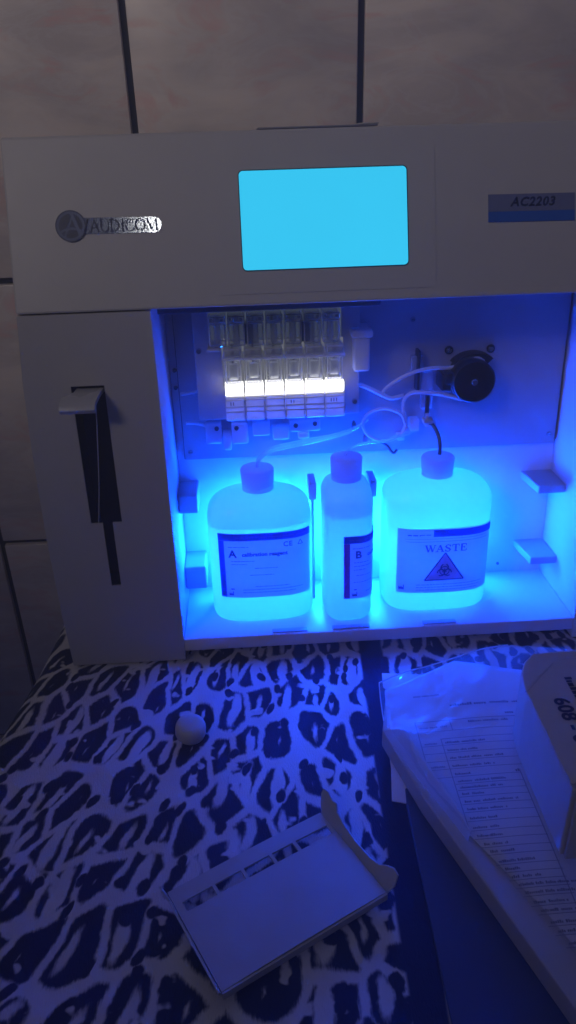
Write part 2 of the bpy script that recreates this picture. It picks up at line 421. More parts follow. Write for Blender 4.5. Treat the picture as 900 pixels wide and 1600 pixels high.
def build_case():
    # side column, with the sampling slot cut through its front
    mb = MB()
    left = [(0, -.0012), (.05, -.0035), (.11, -.0050), (.18, -.0043), (.23, -.0024), (H1-.0009, .0012)]
    def xl(z):
        for (a, xa), (b, xb) in zip(left, left[1:]):
            if z <= b+1e-9: return xa+(xb-xa)*(z-a)/(b-a)
        return left[-1][1]
    xs = [None, .0290, .0374, .0446, .0515, WC]; zs = [0, .05, .071, .11, .124, .18, .227, H1-.0009]
    def hole(i, k):
        zc = (zs[k]+zs[k+1])/2
        if i in (1, 2, 3) and .124 < zc < .227: return True
        return i == 2 and .071 < zc < .124
    X = lambda i, z: xl(z) if i == 0 else xs[i]
    for i in range(5):
        for k in range(len(zs)-1):
            if hole(i, k): continue
            mb.add([(X(i, zs[k]), 0, zs[k]), (X(i+1, zs[k]), 0, zs[k]), (X(i+1, zs[k+1]), 0, zs[k+1]), (X(i, zs[k+1]), 0, zs[k+1])], [(0, 1, 2, 3)])
    zt = H1-.0009
    for (a, xa), (b, xb) in zip(left, left[1:]): mb.add([(xa, 0, a), (xb, 0, b), (xb, YB, b), (xa, YB, a)], [(0, 1, 2, 3)], 0, True)
    mb.add([(WC, 0, 0), (WC, YB, 0), (WC, YB, zt), (WC, 0, zt)], [(0, 1, 2, 3)])
    mb.add([(xl(0), 0, 0), (WC, 0, 0), (WC, YB, 0), (xl(0), YB, 0)], [(3, 2, 1, 0)])
    mb.add([(xl(zt), 0, zt), (WC, 0, zt), (WC, YB, zt), (xl(zt), YB, zt)], [(0, 1, 2, 3)])
    mb.add([(xl(0), YB, 0), (WC, YB, 0), (WC, YB, zt), (xl(zt), YB, zt)], [(3, 2, 1, 0)])
    # thickness of the sheet round the slot
    for (xa, za), (xb, zb) in (((.029, .124), (.029, .227)), ((.029, .227), (.0515, .227)), ((.0515, .227), (.0515, .124)), ((.0515, .124), (.0446, .124)),
                               ((.0446, .124), (.0446, .071)), ((.0446, .071), (.0374, .071)), ((.0374, .071), (.0374, .124)), ((.0374, .124), (.029, .124))):
        mb.add([(xa, 0, za), (xb, 0, zb), (xb, .0016, zb), (xa, .0016, za)], [(0, 1, 2, 3)])
    col = mb.build('side_column', M['case'], AN)
    sl = MB()
    sl.add([(.0275, .0017, .066), (.053, .0017, .066), (.053, .0017, .229), (.0275, .0017, .229), (.0275, .03, .066), (.053, .03, .066), (.053, .03, .229), (.0275, .03, .229)],
           [(4, 5, 6, 7), (0, 4, 7, 3), (1, 2, 6, 5), (3, 7, 6, 2), (0, 1, 5, 4)])
    sl.build('sampling_slot', M['slot'], col)
    # sampling lever: paddle hinged in the top of the slot, with a rounded lip and a finger tab
    lv = MB()
    prof = [(.004, .2243, 0), (-.004, .2240, 0), (-.012, .2228, .0), (-.0185, .2212, .0), (-.0212, .2192, .0), (-.0222, .2165, 0)]
    def edge(y):
        t = min(1, max(0, (.004-y)/.026)); l = .0318-.0012*t-(.0065 if t > .62 else .0065*max(0, (t-.35)/.27)); r = .0505-.0030*t; return l, r
    rows_t, rows_b = [], []
    for y, z, _ in prof:
        l, r = edge(y); rows_t.append([(l+(r-l)*k/8, y+.0012*abs(k/8-.5), z) for k in range(9)])
        rows_b.append([(l+(r-l)*k/8, y+.0022, z-.0026) for k in range(9)])
    rings = []
    for a, b in zip(rows_t, rows_b): rings.append(a+b[::-1])
    lv.loft(rings)
    lo = lv.build('sampling_lever', M['lever'], AN); auto_smooth(lo, 50)
    nd = MB(); nd.tube([(.0468, -.012, .2205), (.0440, -.008, .195), (.0392, -.003, .155), (.0345, .0, .1242)], .00038, 8); nd.build('probe_needle', M['lever'], lo)
    # head
    hd = MB(); prof = [(0, H1), (H2*math.sin(PHI), H1+H2*math.cos(PHI)), (YB, H1+H2*math.cos(PHI)), (YB, H1)]
    hd.prism(prof, lambda y, z: (.0006, y, z), lambda y, z: (XE, y, z), 0, .0016)
    head = hd.build('head_housing', M['case'], AN)
    # printer flap on the top
    zt = H1+H2*math.cos(PHI); yt = H2*math.sin(PHI)
    pf = MB(); pf.box(.163, .2405, yt+.004, yt+.05, zt+.0003, zt+.0014, 0, .0004); pf.box(.2295, .2415, yt+.006, yt+.05, zt+.0015, zt+.0024, 1, .0004)
    pf.build('printer_flap', [plain('printer_flap_grey', (.22, .22, .25), .4), M['greyc']], AN)
    # screen
    pn = MB(); pn.prism(roundrect(.1325, .2760, .0075, .0965, .002), lambda x, u: HP(x, u, -.0004), lambda x, u: HP(x, u, .0004)); pan = pn.build('screen_panel', M['case'], AN)
    sc = MB(); bz = roundrect(.1488, .2580, .0218, .0846, .0030)
    sc.prism(bz, lambda x, u: HP(x, u, .0002), lambda x, u: HP(x, u, .0007)); sc.build('screen_rim', M['bezel'], pan)
    sg = MB(); sg.prism(roundrect(.1494, .2574, .0225, .0839, .0026), lambda x, u: HP(x, u, .0005), lambda x, u: HP(x, u, .0010))
    lab(sg.build('screen', M['screen'], pan), 'lit plain cyan screen')
    # maker badge: disc and rounded bar, with raised dark lettering
    bd = MB(); cx, cu = .0408, .0539
    bar = [(.0440, .0489), (.0935, .0483)] + [(.0935+.0049*math.cos(a), .0532+.0049*math.sin(a)) for a in [(-80+20*i)*PI/180 for i in range(9)]] + [(.0440, .0589)]
    bd.prism(bar, lambda x, u: HP(x, u, -.0003), lambda x, u: HP(x, u, .0006))
    badge = bd.build('maker_badge', M['badge'], AN)
    bdd = MB(); bdd.prism([(cx+.0098*math.cos(2*PI*i/40), cu+.0098*math.sin(2*PI*i/40)) for i in range(40)], lambda x, u: HP(x, u, -.0003), lambda x, u: HP(x, u, .0011))
    bdd.build('badge_disc', M['badge'], badge)
    em = MB(); f = lambda x, u: HP(x, u, .0013)
    put_flat(em, ring2d(cx, cu, .0090, .0096), f); 
    # dark globe with the pale A cut through it
    def globe(x0): pass
    N = 40
    for i in range(N):
        for j in range(N):
            x = -.0078+.0156*(i+.5)/N; y = -.0078+.0156*(j+.5)/N
            if x*x+y*y > .0075**2: continue
            # strokes of the A: left leg, right leg, swoosh bar
            l1 = abs((x+.0004)*.94-(y-.0075)*.34*1.0) if False else abs(x-(-.0042+(y+.007)*.42))
            l2 = abs(x-(.0062-(y+.007)*.36)); sw = abs(y-(-.0016-.05*x-70*(x-.001)**2*.6))
            if l1 < .00075 or l2 < .0011 or sw < .0008: continue
            h = .0078/N
            em.add([f(cx+x-h, cu+y-h), f(cx+x+h, cu+y-h), f(cx+x+h, cu+y+h), f(cx+x-h, cu+y+h)], [(0, 1, 2, 3)])
    put_flat(em, stroke2d([(.0490, .0487), (.0515, .0575), (.0523, .0575)], .0009), f)
    em.build('badge_emblem', M['navy'], badge)
    lt = MB(); f2 = lambda x, u: HP(x, u, .0008)
    # serif capitals drawn as strokes
    def serif(ch, x, w):
        b, tp = .0499, .0571; th, tk, s = .0005, .0011, .0006
        def st(p, k): put_flat(lt, stroke2d([(x+a*w, b+(tp-b)*c) for a, c in p], k), f2)
        def sf(a, c, l=.16): st([(a-l, c), (a+l, c)], th)
        def cur(cx_, cy_, rx, ry, a0, a1, k):
            n = 18; P = [(cx_+rx*math.cos(math.radians(a0+(a1-a0)*i/n)), cy_+ry*math.sin(math.radians(a0+(a1-a0)*i/n))) for i in range(n+1)]
            for p, q in zip(P, P[1:]):
                kk = th+(tk-th)*min(1, abs((p[0]+q[0])/2-cx_)/rx); st([p, q], kk)
        if ch == 'A': st([(.1, 0), (.52, 1)], th); st([(.48, 1), (.9, 0)], tk); st([(.25, .36), (.75, .36)], th); sf(.1, 0); sf(.9, 0)
        if ch == 'U': st([(.15, 1), (.15, .3)], tk); st([(.85, 1), (.85, .3)], th); cur(.5, .32, .35, .32, 180, 360, tk); sf(.15, 1); sf(.85, 1)
        if ch == 'D': st([(.15, 0), (.15, 1)], tk); cur(.2, .5, .68, .5, -88, 88, tk); sf(.15, 0); sf(.15, 1)
        if ch == 'I': st([(.5, 0), (.5, 1)], tk); sf(.5, 0, .4); sf(.5, 1, .4)
        if ch == 'C': cur(.52, .5, .44, .5, 45, 315, tk); st([(.84, .98), (.84, .70)], th)
        if ch == 'O': cur(.5, .5, .45, .5, 0, 360, tk)
        if ch == 'M': st([(.1, 0), (.16, 1)], th); st([(.14, 1), (.5, .05)], tk); st([(.5, .05), (.86, 1)], th); st([(.86, 1), (.92, 0)], tk); sf(.1, 0, .1); sf(.92, 0, .1)
    x = .0525
    for ch, w in (('A', .0066), ('U', .0063), ('D', .0066), ('I', .0028), ('C', .0061), ('O', .0068), ('M', .0078)):
        serif(ch, x, w); x += w+.0001
    lt.build('badge_lettering', M['navy'], badge)
    # model plate
    mp = MB(); mp.prism([(.3108, .0537), (.3680, .0532), (.3680, .0640), (.3108, .0645)], lambda x, u: HP(x, u, -.0003), lambda x, u: HP(x, u, .0007))
    mp.prism([(.3108, .0472), (.3680, .0466), (.3680, .0531), (.3108, .0536)], lambda x, u: HP(x, u, -.0003), lambda x, u: HP(x, u, .0008), 1)
    mo = mp.build('model_plate', [M['mgrey'], M['mblue']], AN)
    tx = MB(); put_flat(tx, text_geo('AC2203', .0079, .00028, .25, 1.12), lambda x, y: HP(.3400+x, .0590+y-x*.008, .0009)); tx.build('model_lettering', M['navy'], mo)
    # casing behind and beside the bay
    bc = MB(); bc.box(WC+.0005, XR-.0005, D+.0045, YB, .001, H1-.001, 0, .001); bc.build('rear_casing', M['case'], AN)
    rw = MB(); rw.box(XR, XE, 0, YB, 0, H1-.001, 0, .0008); rw.build('bay_side_wall', M['bay'], AN)
    bw = MB(); bw.box(WC+.0004, XR-.0004, D, D+.004, T0, H1-.0012); bw.build('bay_back_panel', M['bay'], AN)
    tr = MB(); tr.box(WC+.0003, XR-.0003, 0, D-.0003, T0, T1, 0, .0006)
    for a, b in ((.158, .186), (.206, .236), (.279, .306)): tr.box(a, b, .0020, .0075, T1+.0002, T1+.0011, 1, .0004)
    tr.build('bay_tray', [M['bay'], M['plate']], AN)
    ft = MB(); ft.box(WC+.0003, XR-.0003, .022, D+.003, 0, T0-.0003); ft.build('base_skirt', M['black'], AN)
    rl = MB(); rl.box(.0905, .241, .012, .079, H1-.0055, H1-.0006, 0, .0006); rl.build('bay_top_shade', M['topshade'], AN)  # dark bar added for the shadow under the head
    # guide clips on the two sides and between the bottles
    def clip(x0, x1, y0, y1, z0, z1, wedge=0.):
        m = MB(); m.prism([(x0+wedge, y0), (x1, y0), (x1, y1), (x0, y1)], lambda a, b: (a, b, z0), lambda a, b: (a, b, z1), 0, .0012)
        return m.build('guide_clip', M['plate'], AN)
    clip(.3745, XR-.0002, .047, D-.0002, .1085, .1155, .004); clip(.3745, XR-.0002, .047, D-.0002, .0430, .0500, .004)
    clip(WC+.0002, .1035, .050, D-.0002, .105, .121); clip(WC+.0002, .1055, .052, D-.0002, .034, .055)
    for xx in (.1955, .2438):
        m = MB(); m.box(xx-.0012, xx+.0012, .052, D-.0002, T1+.0002, .112, 0, .0006); m.box(xx-.0030, xx+.0030, .048, .070, .1122, .127, 0, .001); m.build('bottle_divider', M['plate'], AN)
    # mounting plate; dark sheet behind it stands in for the shadow round it
    gp = MB(); gp.box(.0935, .3995, D-.0016, D-.0002, .1400, .2690); gp.build('plate_gap_shade', M['nearblack'], AN)
    pl = MB(); pl.box(.0943, .3987, D-.0050, D-.0018, .1408, .2685, 0, .0005); pl.build('mounting_plate', M['plate'], AN)
    YP = D-.0050
    def screw(x, z, r=.0021, m='screwm', y=YP):
        s = MB(); s.cyl((x, y-.0001, z), (x, y-.0016, z), r, r*.8, 14, 0, True, .0003); s.box(x-r*.75, x+r*.75, y-.00165, y-.00158, z-.0003, z+.0003, 1)
        return s.build('screw', [M[m], M['black']], AN)
    for x, z in ((.2768, .2470), (.0990, .1475), (.3935, .1490)): screw(x, z)
    for x, z in ((.3060, .2222), (.3390, .2220)):
        ws = MB(); ws.cyl((x, YP-.0001, z), (x, YP-.0010, z), .0034, .0034, 20); w_ = ws.build('screw', M['black'], AN)
        hs = MB(); hs.cyl((x, YP-.0011, z), (x, YP-.0030, z), .0023, .0016, 16, 0, True, .0004); hs.build('screw_head', M['screwm'], w_)
    for x, z in ((.0925, .214), (.0922, .2000)):
        s = MB(); s.cyl((x-.0008, D-.0001, z), (x-.0008, D-.0022, z), .0018, .0014, 12); s.build('screw', M['pin'], AN)
    s = MB(); s.cyl((.3627, D-.0001, .0265), (.3627, D-.0014, .0265), .0013, .0011, 12); s.build('screw', M['pin'], AN)

    # -------- electrode block
    YE = .046
    mp_ = MB(); mp_.box(.1095, .2335, .060, .063, .1795, .2665, 0, .0006); mp_.box(.1095, .1135, .0632, YP-.0002, .181, .264); mp_.box(.2295, .2333, .0632, YP-.0002, .181, .264)
    eb = mp_.build('electrode_holder', M['steel'], AN)
    for x, z in ((.1130, .2335), (.2300, .1895)):
        s = MB(); s.cyl((x, .0598, z), (x, .0575, z), .0022, .0017, 14); s.build('screw', M['screwm'], eb)
    x0, w = .1308, .01487
    for i in range(6):
        a = x0+i*w; c = a+w/2; dz = -.0002*i*0
        b = MB(); b.box(a+.0016, a+w-.0016, YE-.008, .0585, .2128, .2312, 0, .0008, 1, 1); b.box(a+.0002, a+.0006, YE-.006, .0585, .2128, .2312, 1)            # clear body
        e = b.build('electrode', [M['clear'], M['edge']], AN)
        k = MB(); k.box(a+.0010, a+w-.0010, YE-.010, .058, .2334, .2392, 0, .0010, 1, 1); k.box(a+.0001, a+w-.0001, YE-.0112, .0585, .2314, .2328, 1, .0003)
        k.build('electrode_cap', [M['frost'], M['edge']], e)
        p = MB(); p.box(c-.0036, c+.0036, YE-.004, YE+.004, .2148+.0012*(i % 2), .2275, 0, .0009, 1, 2); p.cyl((c, YE, .2190), (c, YE, .2292), .0008, .0008, 10, 1)
        p.build('electrode_core', [M['frost'], M['pin'], M['edge']], e)
        q = MB(); q.cyl((c+random.uniform(-.001, .001), YE-.004, .2345), (c, YE-.004, .2372), .0017, .0010, 10); q.cyl((c, YE-.002, .2373), (c, YE-.002, .2412), .0006, .0006, 8); q.build('electrode_pin', M['pin'], e)
        l = MB(); l.box(a+.0008, a+w-.0008, YE-.0085, YE+.004, .2046, .2120, 0, .0004); l.build('lit_window', M['led'], e)
        bb = MB(); bb.box(a+.0002, a+w-.0002, YE-.009, .0585, .1852, .2038, 0, .0008, 1, 1); bb.build('electrode_foot', [M['edge'], M['white']], e)
        rr = MB()
        for z in (.2010, .1955, .1918): rr.box(a+.0002, a+w-.0002, YE-.0102, YE-.0092, z, z+.0009, 0, .0002)
        if i in (0, 3, 5):
            for j in range(3 if i == 5 else 2): rr.box(a+.004+j*.002, a+.0047+j*.002, YE-.00925, YE-.00905, .1972, .1998, 1)
        rr.build('foot_rib', [M['white'], M['pin']], e)
    # softly glowing backlight behind the cells; dimmer glowing card added to brighten the terminals
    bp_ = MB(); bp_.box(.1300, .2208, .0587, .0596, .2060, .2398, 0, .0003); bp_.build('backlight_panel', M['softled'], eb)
    wc_ = MB(); wc_.box(.1215, .2195, .0587, .0596, .2402, .2640, 0, .0003); wc_.build('terminal_backing', M['dimglow'], eb)
    # clear terminals above the electrodes
    sh = MB(); sh.box(.1205, .1303, YE-.009, .0595, .2378, .2396, 0, .0004); sh.build('terminal_light_stop', M['steel'], eb)  # steel strip added to block light under the first terminal
    for i in range(7):
        a = .1222+i*.0136; t = MB(); zz = .2398
        t.box(a, a+.0122, YE-.008, .0585, zz+.0008, zz+.0175, 0, .0009, 1, 1); t.box(a+.0002, a+.0125, YE-.009, .058, zz+.0180, zz+.0225, 0, .0008, 1, 1)
        e = t.build('terminal', [M['clear'], M['edge']], AN)
        k = MB(); k.cyl((a+.006, YE, zz+.0015), (a+.006, YE, zz+.0215), .0026, .0024, 14); k.build('terminal_tube', M['frost'], e)
        g_ = MB(); g_.cyl((a+.0022, YE-.0091, zz+.0205), (a+.0022, YE-.0112, zz+.0205), .0010, .0006, 10); g_.cyl((a+.0098, YE-.0091, zz+.0202), (a+.0098, YE-.0110, zz+.0202), .0012, .0007, 10); g_.build('terminal_screw', M['screwm'], e)
        if i in (2, 5): d = MB(); d.box(a-.0014, a+.0046, YE-.0060, .0575, zz+.0020, zz+.0160, 0, .0005); d.build('terminal_spacer', plain('teal_smoke', (.02, .06, .09), .2), e)
    # white connector at the right of the block
    c = MB(); c.box(.2280, .2400, .050, YP-.0002, .2150, .2402, 0, .0015); c.box(.2260, .2420, .048, YP-.0002, .2404, .2462, 0, .0018)
    c.build('connector_block', M['tubew'], AN)
    # pale fluid manifold under the block
    m = MB()
    for a, b, z0, z1 in ((.1130, .1255, .157, .1745), (.1265, .1330, .151, .166), (.1335, .1465, .156, .1740), (.1500, .1640, .162, .1735), (.1660, .1790, .158, .169), (.1800, .2040, .1640, .1745), (.1860, .1950, .158, .1638)):
        m.box(a, b, .066, YP-.0002, z0, z1, 0, .0016)
    mf = m.build('fluid_manifold', M['tubew'], AN)
    for x, z in ((.1220, .1702), (.1375, .1698), (.1843, .1698), (.1995, .1706)):
        s = MB(); s.cyl((x, .0658, z), (x, .0640, z), .0019, .0015, 12); s.build('screw', M['pin'], mf)
    # -------- peristaltic pump
    YU = .048
    p = MB(); p.cyl((.3196, YU, .2038), (.3196, YU+.014, .2038), .0166, .0166, 48, 0, True, .0012)
    pu = p.build('pump_head', M['black'], AN)
    s = MB(); s.cyl((.3196, YU-.0002, .2040), (.3196, YU-.0024, .2040), .0030, .0024, 20, 0, True, .0004); s.build('screw', M['screwm'], pu)
    h = MB()
    n = 16; pts = [(.3245+.021*math.cos(a), .2040+.0175*math.sin(a)) for a in [math.radians(50+95*i/n) for i in range(n+1)]]
    pts += [(.3245+.0145*math.cos(a), .2040+.0125*math.sin(a)) for a in [math.radians(145-95*i/n) for i in range(n+1)]]
    h.prism(pts, lambda x, z: (x, YU+.016, z), lambda x, z: (x, YP-.0002, z)); h.cyl((.3205, YU+.0142, .2050), (.3205, YP-.0002, .2050), .0135, .0135, 32)
    h.box(.2985, .3060, YU+.004, YU+.016, .2015, .2105, 0, .0012); h.box(.2970, .3040, YU+.008, YP-.0002, .1950, .2080, 0, .001)
    h.build('pump_housing', M['black'], pu)
    # tube bracket left of the pump
    k = MB(); k.box(.2795, .2818, .066, YP-.0002, .1930, .2250, 0, .0006); k.box(.2755, .2855, .070, YP-.0002, .2085, .2200, 1, .001); k.box(.2840, .2930, .068, YP-.0002, .1780, .2080, 1, .001); k.box(.2870, .2900, .064, .0678, .172, .190, 0, .0006)
    k.build('tube_bracket', [M['nearblack'], M['frost']], AN)
    def tub(pts, r, mat, name='tubing'):
        t = MB(); t.tube(pts, r); return t.build(name, M[mat], AN)
    tub([(.3290, .060, .2165), (.3228, .058, .2195), (.3131, .060, .2152), (.3033, .062, .2120), (.2908, .062, .2123), (.2784, .062, .2104), (.2662, .064, .2048), (.2559, .066, .1971), (.2520, .068, .1900)], .0015, 'tubew')
    tub([(.2313, .066, .2023), (.2413, .066, .1978), (.2530, .066, .1916), (.2601, .066, .1887), (.2695, .066, .1905)], .0017, 'tubew')
    tub([(.3140, .058, .1875), (.2994, .060, .1916), (.2842, .062, .1933), (.2751, .064, .1927), (.2703, .066, .1872), (.2696, .066, .1789), (.2720, .066, .1671), (.2692, .068, .1575)], .0015, 'tubew')
    tub([(.2709, .064, .1682), (.2671, .064, .1763), (.2542, .064, .1811), (.2416, .064, .1775), (.2372, .064, .1687), (.2424, .064, .1588), (.2559, .064, .1538), (.2677, .064, .1587), (.2725, .064, .1660)], .0012, 'tubew')
    tub([(.0960, .070, .198), (.1040, .068, .1995), (.1120, .062, .2025)], .0014, 'tubew')
    tub([(.0985, .070, .1745), (.1060, .068, .1748), (.1140, .068, .1720)], .0014, 'tubew')
    tub([(.2425, .070, .1560), (.2560, .066, .1505), (.2600, .062, .1462), (.2622, .060, .1452), (.2645, .060, .1480)], .0011, 'darktube')
    for x, z, mt in ((.2305, .1668, 'pin'), (.2399, .1565, 'rust')):
        s = MB(); s.cyl((x, .0675, z-.0028), (x, .0665, z+.0026), .0021, .0017, 12); s.cyl((x, .0667, z+.0028), (x, .0664, z+.0045), .0011, .0011, 10); s.build('tube_fitting', M[mt], AN)
    s = MB(); s.box(.2845, .2920, .058, .066, .1685, .1722, 0, .0006); s.cyl((.2880, .062, .1683), (.2886, .061, .1655), .0022, .0019, 12); s.cyl((.2880, .062, .1724), (.2880, .062, .1762), .0016, .0016, 12); s.build('tube_fitting', M['steel'], AN)
    c = MB(); c.box(.2760, .2830, .066, YP-.0002, .1600, .1700, 0, .001); c.box(.2660, .2720, .068, YP-.0002, .152, .1570, 0, .001); c.build('valve_block', M['tubew'], AN)
build_case()

# ------------------------------------------------------------------ bottles
def superell(hw, hd, e, n=72):
    P = []
    for i in range(n):
        a = 2*PI*i/n-PI/2; c, s = math.cos(a), math.sin(a)
        P.append((hw*math.copysign(abs(c)**(2/e), c), hd*math.copysign(abs(s)**(2/e), s)))
    return P
def bottle(name, label, cx, cy, hw, hd, zs, zn, ztop, rn, capr, e=3.2, group=None, level=0):
    """zs shoulder start, zn neck foot, ztop cap top (heights above the tray)"""
    loc = MROT @ Vector((cx, cy, T1+.0003))
    o = empty(name, loc, (-LEAN, 0, 0)); tag(o, label, 'bottle', group)
    n = 72; rings = []
    def ring(hw_, hd_, e_, z): return [(x, y, z) for x, y in superell(hw_, hd_, e_, n)]
    rb = .007
    for k in range(5):
        a = PI/2*k/4; i = rb*(1-math.sin(a)); rings.append(ring(hw-i, hd-i, e, rb*(1-math.cos(a))))
    for z in (zs*.3, zs*.6, zs*.85): rings.append(ring(hw, hd, e, z))
    m = 12
    for k in range(m+1):
        a = PI/2*k/m; q = 1-math.cos(a)                # rounded shoulder
        q = q**1.08
        rings.append(ring(hw+(rn-hw)*q, hd+(rn-hd)*q, e+(2-e)*q, zs+(zn-zs)*math.sin(a)**.95))
    rings.append(ring(rn*.96, rn*.96, 2, zn+.003)); rings.append(ring(rn*.94, rn*.94, 2, zn+.010))
    b = MB(); b.loft(rings)
    bo = b.build('bottle_body', M['bottle'], o)
    if level:
        lq = MB(); P = ring(hw-.0012, hd-.0012, e, level); lq.add(P, [tuple(range(n))]); lq.build('liquid_surface', M['liquid'], o)
    # ribbed cap
    c = MB(); rr = []; nn = 96; zc = zn-.0005
    prof = [(capr*.97, zc), (capr*1.0, zc+.0008), (capr*1.0, zc+.004), (capr*.985, zc+.0045), (capr*1.0, zc+.005), (capr*1.04, ztop-.0016), (capr*1.0, ztop-.0004), (capr*.9, ztop)]
    for j, (r, z) in enumerate(prof):
        rib = .022 if 4 <= j <= 5 else 0
        rr.append([(math.cos(2*PI*i/nn)*r*(1+(rib if i % 2 else 0)), math.sin(2*PI*i/nn)*r*(1+(rib if i % 2 else 0)), z) for i in range(nn)])
    c.loft(rr); c.build('bottle_cap', M['cap'], o)
    # arc-length map for the label on the front
    P = superell(hw+.0004, hd+.0004, e, 720); L = [0]
    for i in range(1, 721): L.append(L[-1]+math.dist(P[i % 720], P[i-1]))
    tot = L[-1]
    def surf(s, z, off=0.):
        t = s % tot; lo, hi = 0, 720
        while hi-lo > 1:
            md = (lo+hi)//2
            if L[md] <= t: lo = md
            else: hi = md
        f = (t-L[lo])/max(1e-9, L[hi]-L[lo]); a, b_ = P[lo % 720], P[hi % 720]
        x = a[0]+(b_[0]-a[0])*f; y = a[1]+(b_[1]-a[1])*f
        nx, ny = (b_[1]-a[1]), -(b_[0]-a[0]); nl = math.hypot(nx, ny) or 1
        return (x+nx/nl*off, y+ny/nl*off, z)
    return o, surf
def label_sheet(surf, s0, s1, z0, z1, parent):
    m = MB(); n = 40; vs = []
    for i in range(n+1):
        s = s0+(s1-s0)*i/n
        vs += [surf(s, z0, .0001), surf(s, z1, .0001), surf(s, z0, .0004), surf(s, z1, .0004)]
    fs = []
    for i in range(n):
        a = 4*i; b = a+4
        fs += [(a+2, b+2, b+3, a+3), (a+1, b+1, b, a), (a+3, b+3, b+1, a+1), (a, b, b+2, a+2)]
    fs += [(0, 2, 3, 1), (4*n, 4*n+1, 4*n+3, 4*n+2)]
    m.add(vs, fs, 0, False)
    return m.build('bottle_label', M['paperlab'], parent)
FACT = [(0, 0), (1, 0), (1, 1.0), (.82, 1.0), (.82, .45), (.55, .7), (.55, .45), (.28, .7), (.28, .45), (0, .7)]   # maker symbol: a little factory
def fact(mb, fn, x, y, s, rot=0):
    P = [(x+a*s, y+b*s) for a, b in FACT]
    mb.add([fn(*p) for p in P], [(0, 1, 2, 4), (2, 3, 4), (0, 4, 6), (4, 5, 6), (0, 6, 8), (6, 7, 8), (0, 8, 9)], 0)
def microtext(mb, fn, x0, x1, y, h, seed, mi=0):
    r = random.Random(seed); x = x0
    while x < x1:
        w = r.uniform(.0012, .0042)*h/.0008; w = min(w, x1-x)
        put_rect(mb, x, x+w, y, y+h*r.uniform(.75, 1), fn, mi, 2); x += w+h*.8

# reagent A
oA, sA = bottle('reagent_bottle', 'wide milky bottle of calibration reagent A glowing blue, leftmost in the bay', .152, .0435, .0412, .0268, .0875, .1085, .1262, .0108, .0123, level=.0850)
L0, L1, Z0, Z1 = -.0335, .0405, .0255, .0825
la = label_sheet(sA, L0, L1, Z0, Z1, oA)
def fA(s, z): return sA(s, z, .0007)
pr = MB()
put_rect(pr, L0+.0002, L1-.0002, Z1-.0062, Z1-.0002, fA, 1, 24); put_rect(pr, L0+.0002, L0+.0048, Z0+.0004, Z1-.0064, fA, 1, 2)
fA2 = lambda s, z: sA(s, z, .0009)
microtext(pr, fA2, L0+.014, L1-.004, Z1-.0038, .0011, 3, 2)
put_flat(pr, text_geo('A', .0088, .0003), lambda x, y: fA(L0+.0112+x, Z1-.0178+y), 0)
put_flat(pr, text_geo('calibration reagent', .0046, .00018, 0, 1.02, 'LEFT'), lambda x, y: fA(L0+.0185+x, Z1-.0183+y), 0)
put_flat(pr, text_geo('CE', .0058, .00012, 0, 1.1), lambda x, y: fA(L1-.0195+x, Z1-.0108+y), 0)
put_flat(pr, stroke2d([(-.002, -.0018), (.002, -.0018), (0, .002), (-.002, -.0018)], .0006), lambda x, y: fA(L1-.0095+x, Z1-.0105+y), 0)
for k, (a, b, y) in enumerate(((.008, .024, .0112), (.010, .028, .0235), (.010, .022, .0262), (.028, .046, .030), (.024, .043, .036), (.028, .055, .0465), (.018, .066, .0492), (.018, .060, .0517))):
    microtext(pr, fA, L0+a, L0+b, Z1-y-.0008, .0007, 20+k, 3)
fact(pr, fA, L0+.0068, Z0+.0022, .0036); put_rect(pr, L0+.0085, L0+.0112, Z0+.0075, Z0+.0086, fA, 0)
pr.build('label_print', [M['ink'], M['inkblue'], M['inkpale'], M['inkpale']], la)

# reagent B
oB, sB = bottle('reagent_bottle', 'narrow milky bottle of reagent B between the two wide bottles', .2208, .0362, .0196, .0262, .1010, .1165, .1350, .0098, .0117, level=.0930)
L0, L1, Z0, Z1 = -.0052, .0440, .0235, .0790
lb = label_sheet(sB, L0, L1, Z0, Z1, oB)
def fB(s, z): return sB(s, z, .0007)
pr = MB()
put_rect(pr, L0+.0002, L1-.0002, Z1-.0062, Z1-.0002, fB, 1, 24); put_rect(pr, L0+.0002, L0+.0050, Z0+.0004, Z1-.0064, fB, 2, 2)
microtext(pr, lambda s, z: sB(s, z, .0009), L0+.004, L1-.004, Z1-.0038, .0011, 5, 3)
put_flat(pr, text_geo('B', .0088, .0003), lambda x, y: fB(L0+.0116+x, Z1-.0165+y), 0)
put_flat(pr, text_geo('calibration reagent', .0046, .00018, 0, 1.02, 'LEFT'), lambda x, y: fB(L0+.0190+x, Z1-.0170+y), 0)
for k, (a, b, y) in enumerate(((.007, .022, .0102), (.008, .020, .0225), (.008, .024, .0258), (.008, .018, .0290), (.010, .022, .034), (.008, .024, .040), (.018, .040, .0492))):
    microtext(pr, fB, L0+a, L0+b, Z1-y-.0008, .0007, 40+k, 3)
fact(pr, fB, L0+.0068, Z0+.0022, .0040); put_rect(pr, L0+.0082, L0+.0105, Z0+.0078, Z0+.0088, fB, 0)
pr.build('label_print', [M['ink'], M['inkblue'], M['purple'], M['inkpale']], lb)

